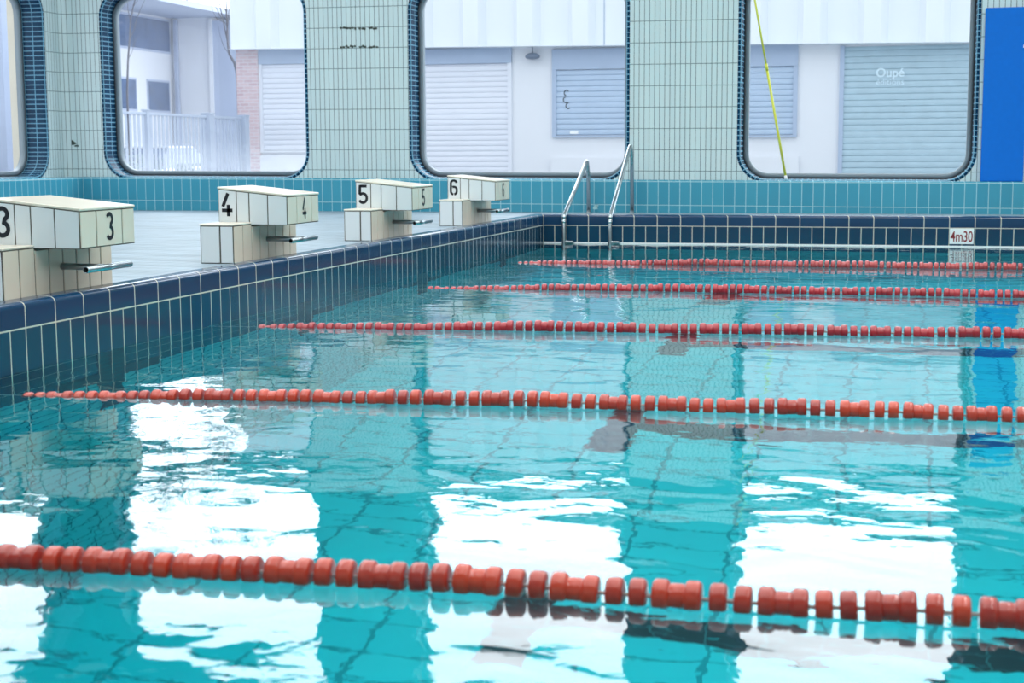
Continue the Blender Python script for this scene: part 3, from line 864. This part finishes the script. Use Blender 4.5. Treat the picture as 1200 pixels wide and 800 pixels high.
# wall lamp on the hall
q = backxz(622, 66, 15.7)
root = thing('wall_lamp', 'small grey oval lamp hanging under the white cladding', 'lamp', (q.x, 15.85, q.z))
t = bmesh.new(); bmesh.ops.create_uvsphere(t, u_segments=20, v_segments=12, radius=1)
for v in t.verts: v.co = Vector((v.co.x * .165, v.co.y * .12, v.co.z * (.085 if v.co.z > 0 else .06)))
b = MB(); b.merge(t, smooth=True); b.build('lamp_head', M['lampgrey'], root)
b = MB(); b.tube([(0, 0, .06), (0, 0, .26)], .012, 8); b.build('stem', M['lampgrey'], root)

def house():
    root = thing('white_house', 'white flat-roofed house behind the fence in the leftmost big window', 'building', (-18, 24, GZ))
    O = Vector((18, -24, -GZ))
    def bx(name, a, c, m, par=root, bev=0):
        b = MB(); b.box(Vector(a) + O, Vector(c) + O, bev=bev); return b.build(name, m, par)
    bx('side_wall', (-26, 12, GZ), (-17.76, 27, 5.06), M['render'])
    bx('wing_wall', (-17.76, 26, GZ), (-16.40, 27, 5.06), M['render'])
    bx('shaded_wall', (-16.40, 25.9, GZ), (-14.9, 27, 4.95), M['render_blue'])  # wall in shade, its shade put into the blue grey colour
    bx('roof_slab', (-27, 11, 5.06), (-15.55, 27.5, 5.22), M['roof'])
    X = -17.75
    for y0, y1, z0, z1, nm in ((20.5, 25.87, 4.0, 5.0, 'window'), (22.6, 23.72, 2.25, 3.2, 'window'), (24.36, 25.74, 2.25, 3.2, 'window')):
        w = bx(nm, (X - .05, y0, z0), (X + .02, y1, z1), M['render_blue'])
        bx('window_glass', (X + .0, y0 + .06, z0 + .06), (X + .025, y1 - .06, z1 - .06), M['dark_glass'], w)
    bx('downpipe', (-17.62, 25.85, GZ), (-17.52, 25.98, 5.0), M['render_blue'])
    bx('corner_strip', (-16.48, 25.86, GZ), (-16.36, 25.98, 5.0), M['render'])
house()

def fence():
    X = -10.4
    root = thing('slatted_fence', 'grey slatted metal fence with square posts outside the leftmost big window', 'fence', (X, 9, GZ))
    y0, y1 = 6.9, 15.05
    ty = 1.80 - GZ
    posts = [y0, 8.6, 10.55, 13.2, 14.95]
    for i, y in enumerate(posts):
        b = MB(); w = .055 if i in (0, 1, 2) else .10
        b.box((-w, y - 9 - w, 0), (w, y - 9 + w, ty + .03), bev=.006); p = b.build('post', M['fence'], root)
        b = MB(); b.box((-w - .015, y - 9 - w - .015, ty + .03), (w + .015, y - 9 + w + .015, ty + .055), bev=.006); b.build('post_cap', M['fence'], p)
    for z in (.30, ty - .05):
        b = MB(); b.box((-.03, y0 - 9, z), (.03, y1 - 9, z + .05), bev=.004); b.build('rail', M['fence'], root)
    y = y0 + .12
    while y < y1 - .1:
        if all(abs(y - p) > .12 for p in posts):
            b = MB(); b.box((-.006, y - 9 - .042, .12), (.006, y - 9 + .042, ty - .01), bev=.002); b.build('slat', M['fence'], root)
        y += .162
fence()
def bush(x, y, h, w, lab):
    b = MB()
    for k in range(900):
        a, c = rnd.uniform(0, 2 * PI), rnd.random() ** .5
        zz = rnd.random()
        rr = w * c * (1 - .5 * zz ** 2)
        p = Vector((rr * math.cos(a), rr * math.sin(a) * 1.3, h * zz))
        s = rnd.uniform(.03, .06)
        n = Vector((rnd.gauss(0, 1), rnd.gauss(0, 1), rnd.gauss(0, 1))).normalized()
        t1 = n.orthogonal().normalized(); t2 = n.cross(t1)
        b.face([p - t1 * s, p - t2 * s * .5, p + t1 * s, p + t2 * s * .5])
    root = thing('bush', lab, 'bush', (x, y, GZ), 'bushes behind the fence')
    b.build('foliage', M['leaf'], root, recalc=False)
    s = MB()
    for k in range(7):
        a = k * 0.9
        s.tube([(0.03 * math.cos(a), .03 * math.sin(a), 0), (.4 * w * math.cos(a), .4 * w * math.sin(a), h * .5), (.65 * w * math.cos(a), .65 * w * math.sin(a), h * .85)], [.018, .012, .005], 6)
    s.build('stems', M['bark'], root)
bush(-11.5, 11.3, 1.35, .6, 'grey-green bush behind the fence, left of the wide post')
bush(-11.7, 12.95, 1.25, .55, 'grey-green bush behind the fence, at the wide post')
bush(-11.5, 14.45, 1.05, .48, 'grey-green bush behind the fence, next to the brick pilaster')

bush(-12.9, 8.1, 1.75, .55, 'pale bush seen through the side window at the left edge')
def car():
    root = thing('parked_car', 'white parked car half hidden behind the fence slats', 'car', (-15.1, 19.6, GZ))
    def loft(rows, name, m, par, mi=0):
        b = MB(); b.grid(rows, closed=True, smooth=False, cap=True); return b.build(name, m, par)
    # body: cross sections along Y (length 4.2)
    prof = [(-2.1, .35, .62), (-1.95, .28, .78), (-1.2, .25, .90), (0, .25, .92), (1.3, .25, .95), (2.0, .28, .95), (2.1, .35, .8)]
    rows = []
    for y, z0, z1 in prof:
        w = .86 if abs(y) < 1.9 else .76
        rows.append([(-w, y, z0), (w, y, z0), (w + .02, y, (z0 + z1) / 2), (w - .05, y, z1), (-w + .05, y, z1), (-w - .02, y, (z0 + z1) / 2)])
    body = loft(rows, 'body', M['carwhite'], root)
    rows = []
    for y, z1, w in ((-1.15, .92, .74), (-.35, 1.42, .62), (1.1, 1.44, .62), (1.85, .96, .74)):
        rows.append([(-.78, y, .90), (.78, y, .90), (w, y, z1), (-w, y, z1)])
    loft(rows, 'windows', M['dark_glass'], root)
    b = MB(); b.box((-.63, -.38, 1.42), (.63, 1.12, 1.47), bev=.02); b.build('roof', M['carwhite'], root)
    for sx in (-1, 1):
        for y in (-1.3, 1.3):
            b = MB(); b.lathe([(-.1, .2), (-.1, .31), (.1, .31), (.1, .2)], (sx * .78, y, .31), 20, 'x'); w = b.build('wheel', M['tyre'], root)
            b = MB(); b.lathe([(-.02, .0), (.0, .19), (.02, .19), (.02, .05)], (sx * .86, y, .31), 16, 'x'); b.build('hubcap', M['galv'], w)
car()

def drawn_tree(lab, Y, lines):
    p0 = backxz(*lines[0][0][0], Y)
    root = thing('bare_tree', lab, 'tree', (p0.x, Y, GZ))
    for k, (pts, r0, r1) in enumerate(lines):
        P = [backxz(px, py, Y + (0 if k == 0 else .15 * math.sin(k * 2.1 + i * .7) * i / len(pts))) - Vector((p0.x, Y, GZ)) for i, (px, py) in enumerate(pts)]
        if k == 0: P = [Vector((P[0].x, 0, 0))] + P
        n = len(P) - 1
        b = MB(); b.tube(P, [r0 + (r1 - r0) * i / n for i in range(n + 1)], 8)
        b.build('trunk' if k == 0 else 'branch', M['bark'], root)
drawn_tree('bare tree beside the cladding edge, right of the white house', 18.2, [
    ([(279, 100), (277.5, 84), (275, 74), (269, 64), (267, 52), (266.5, 36), (265.5, 15), (265, -6), (264, -30)], .045, .016),
    ([(267, 50), (262, 26), (258, 8), (257, -6), (256, -28)], .020, .008),
    ([(266.5, 36), (268, 15), (270, -8), (272, -30)], .016, .006),
    ([(266, 30), (259, 20), (252, 6), (246, -6), (240, -20)], .012, .004),
    ([(265.5, 15), (261, 6), (256, -4)], .010, .004),
    ([(262, 26), (254, 22), (249, 12), (247, 3)], .008, .003),
    ([(258, 8), (252, -2), (249, -14)], .008, .003),
    ([(269, 64), (262, 54), (258, 42), (256, 30)], .008, .003)])
drawn_tree('bare tree with pale twigs at the left edge of the leftmost big window', 16.9, [
    ([(149, 110), (150, 70), (152, 45), (153, 25), (156, 8), (160, -6), (163, -25)], .030, .010),
    ([(152, 45), (157, 36), (160, 22), (166, 8), (172, -6)], .012, .004),
    ([(153, 25), (150, 12), (149, -5)], .010, .004),
    ([(150, 70), (155, 60), (158, 48), (163, 40)], .009, .003),
    ([(156, 8), (163, -2), (170, -12)], .008, .003)])
def tall_tree(x, y, h, lab, seed):
    R = random.Random(seed)
    root = thing('tall_bare_tree', lab, 'tree', (x, y, GZ))
    T = MB(); Bm = MB()
    def grow(b, p, d, Ln, r, lvl):
        pts, rs, q, dd = [p], [r], p.copy(), d.copy()
        for i in range(3):
            dd = (dd + Vector((R.gauss(0, .12), R.gauss(0, .12), R.gauss(.04, .06)))).normalized()
            q = q + dd * Ln / 3; pts.append(q.copy()); rs.append(r * (1 - .35 * (i + 1) / 3))
        b.tube(pts, rs, 8 if lvl < 2 else 3, cap=lvl < 2)
        if lvl < 6:
            for k in range(3):
                nd = (dd + Vector((R.gauss(0, .5), R.gauss(0, .5), R.uniform(-.15, .45)))).normalized()
                grow(Bm, pts[-1] if k < 2 else pts[2], nd, Ln * R.uniform(.66, .82), max(.026, rs[-1] * .66), lvl + 1)
    grow(T, Vector((0, 0, 0)), Vector((0, 0, 1)), h * .30, .17, 0)
    T.build('trunk', M['bark'], root); Bm.build('branches', M['bark'], root)
tall_tree(-23.2, 33, 14.0, 'tall bare tree far behind the white house, mirrored in the water', 8)
# sand coloured building and wall seen through the side window
def sand():
    root = thing('sand_building', 'sand coloured rendered pier outside the side window', 'building', (-9.1, 4.4, GZ))
    b = MB(); b.box((-.06, -.3, 0), (.10, .3, 4.6), bev=.01); b.build('pier', M['sand'], root)
    b = MB(); b.box((-.12, -.36, 4.6), (.16, .36, 4.75), bev=.01); b.build('pier_cap', M['roof'], root)
sand()
root = thing('blue_grey_house', 'blue grey house far outside the side window', 'building', (-15.95, 13, GZ))
b = MB(); b.box((-6, -4, 0), (3.5, -2.4, 5.2)); b.build('wall', M['render_blue'], root)
b = MB(); b.box((-6.2, -4.2, 5.2), (3.56, -2.3, 5.35)); b.build('roof', M['roof'], root)
for yy in (-5.2, -2.5, .2):
    b = MB(); b.box((yy, -4.04, 3.6), (yy + 1.3, -3.98, 5.2)); w = b.build('window', M['dark_glass'], root)

# ------------------------------------------------------------------ light
w = bpy.data.worlds.new('overcast'); S.world = w; w.use_nodes = True
N, L = w.node_tree.nodes, w.node_tree.links
N.clear()
o = N.new('ShaderNodeOutputWorld'); bg = N.new('ShaderNodeBackground')
tc = N.new('ShaderNodeTexCoord'); sx = N.new('ShaderNodeSeparateXYZ')
L.new(tc.outputs['Generated'], sx.inputs[0])
mr = N.new('ShaderNodeMapRange'); mr.interpolation_type = 'SMOOTHSTEP'
mr.inputs['From Min'].default_value = -.1; mr.inputs['From Max'].default_value = .75
mr.inputs['To Min'].default_value = 1.95; mr.inputs['To Max'].default_value = 5.6
L.new(sx.outputs['Y'], mr.inputs['Value'])
bg.inputs['Color'].default_value = (.93, .97, 1, 1)
L.new(mr.outputs['Result'], bg.inputs['Strength']); L.new(bg.outputs[0], o.inputs['Surface'])

def area(name, loc, sx, sy, power, col=(1, 1, 1), rot=(0, 0, 0)):
    l = bpy.data.lights.new(name, 'AREA'); l.shape = 'RECTANGLE'; l.size = sx; l.size_y = sy; l.energy = power; l.color = col
    ob = bpy.data.objects.new(name, l); COL.objects.link(ob); ob.location = loc; ob.rotation_euler = rot
    return ob
for i, x in enumerate((-3.5, 2.5, 8.5, 14.5)):
    area('ceiling_fill', (x, -8.5, CEIL - .05), 3.6, 15, 380, (1, .98, .95))  # unseen panels added below the ceiling to fill the hall with light
for x in (-.6, 5.4):
    area('highlight_strip', (x, -8.5, CEIL - .3), .4, 15, 230, (1, .98, .96))  # unseen strips added to whiten the highlights on the floats

# ------------------------------------------------------------------ render look
S.view_settings.view_transform = 'Standard'
S.view_settings.look = 'None'
S.view_settings.exposure = 0
S.view_settings.gamma = 1
S.view_settings.use_curve_mapping = False
try:
    S.cycles.use_denoising = True
    S.cycles.max_bounces = 14
    S.cycles.diffuse_bounces = 5
    S.cycles.glossy_bounces = 6
    S.cycles.transmission_bounces = 10
    S.cycles.transparent_max_bounces = 16
except Exception:
    pass
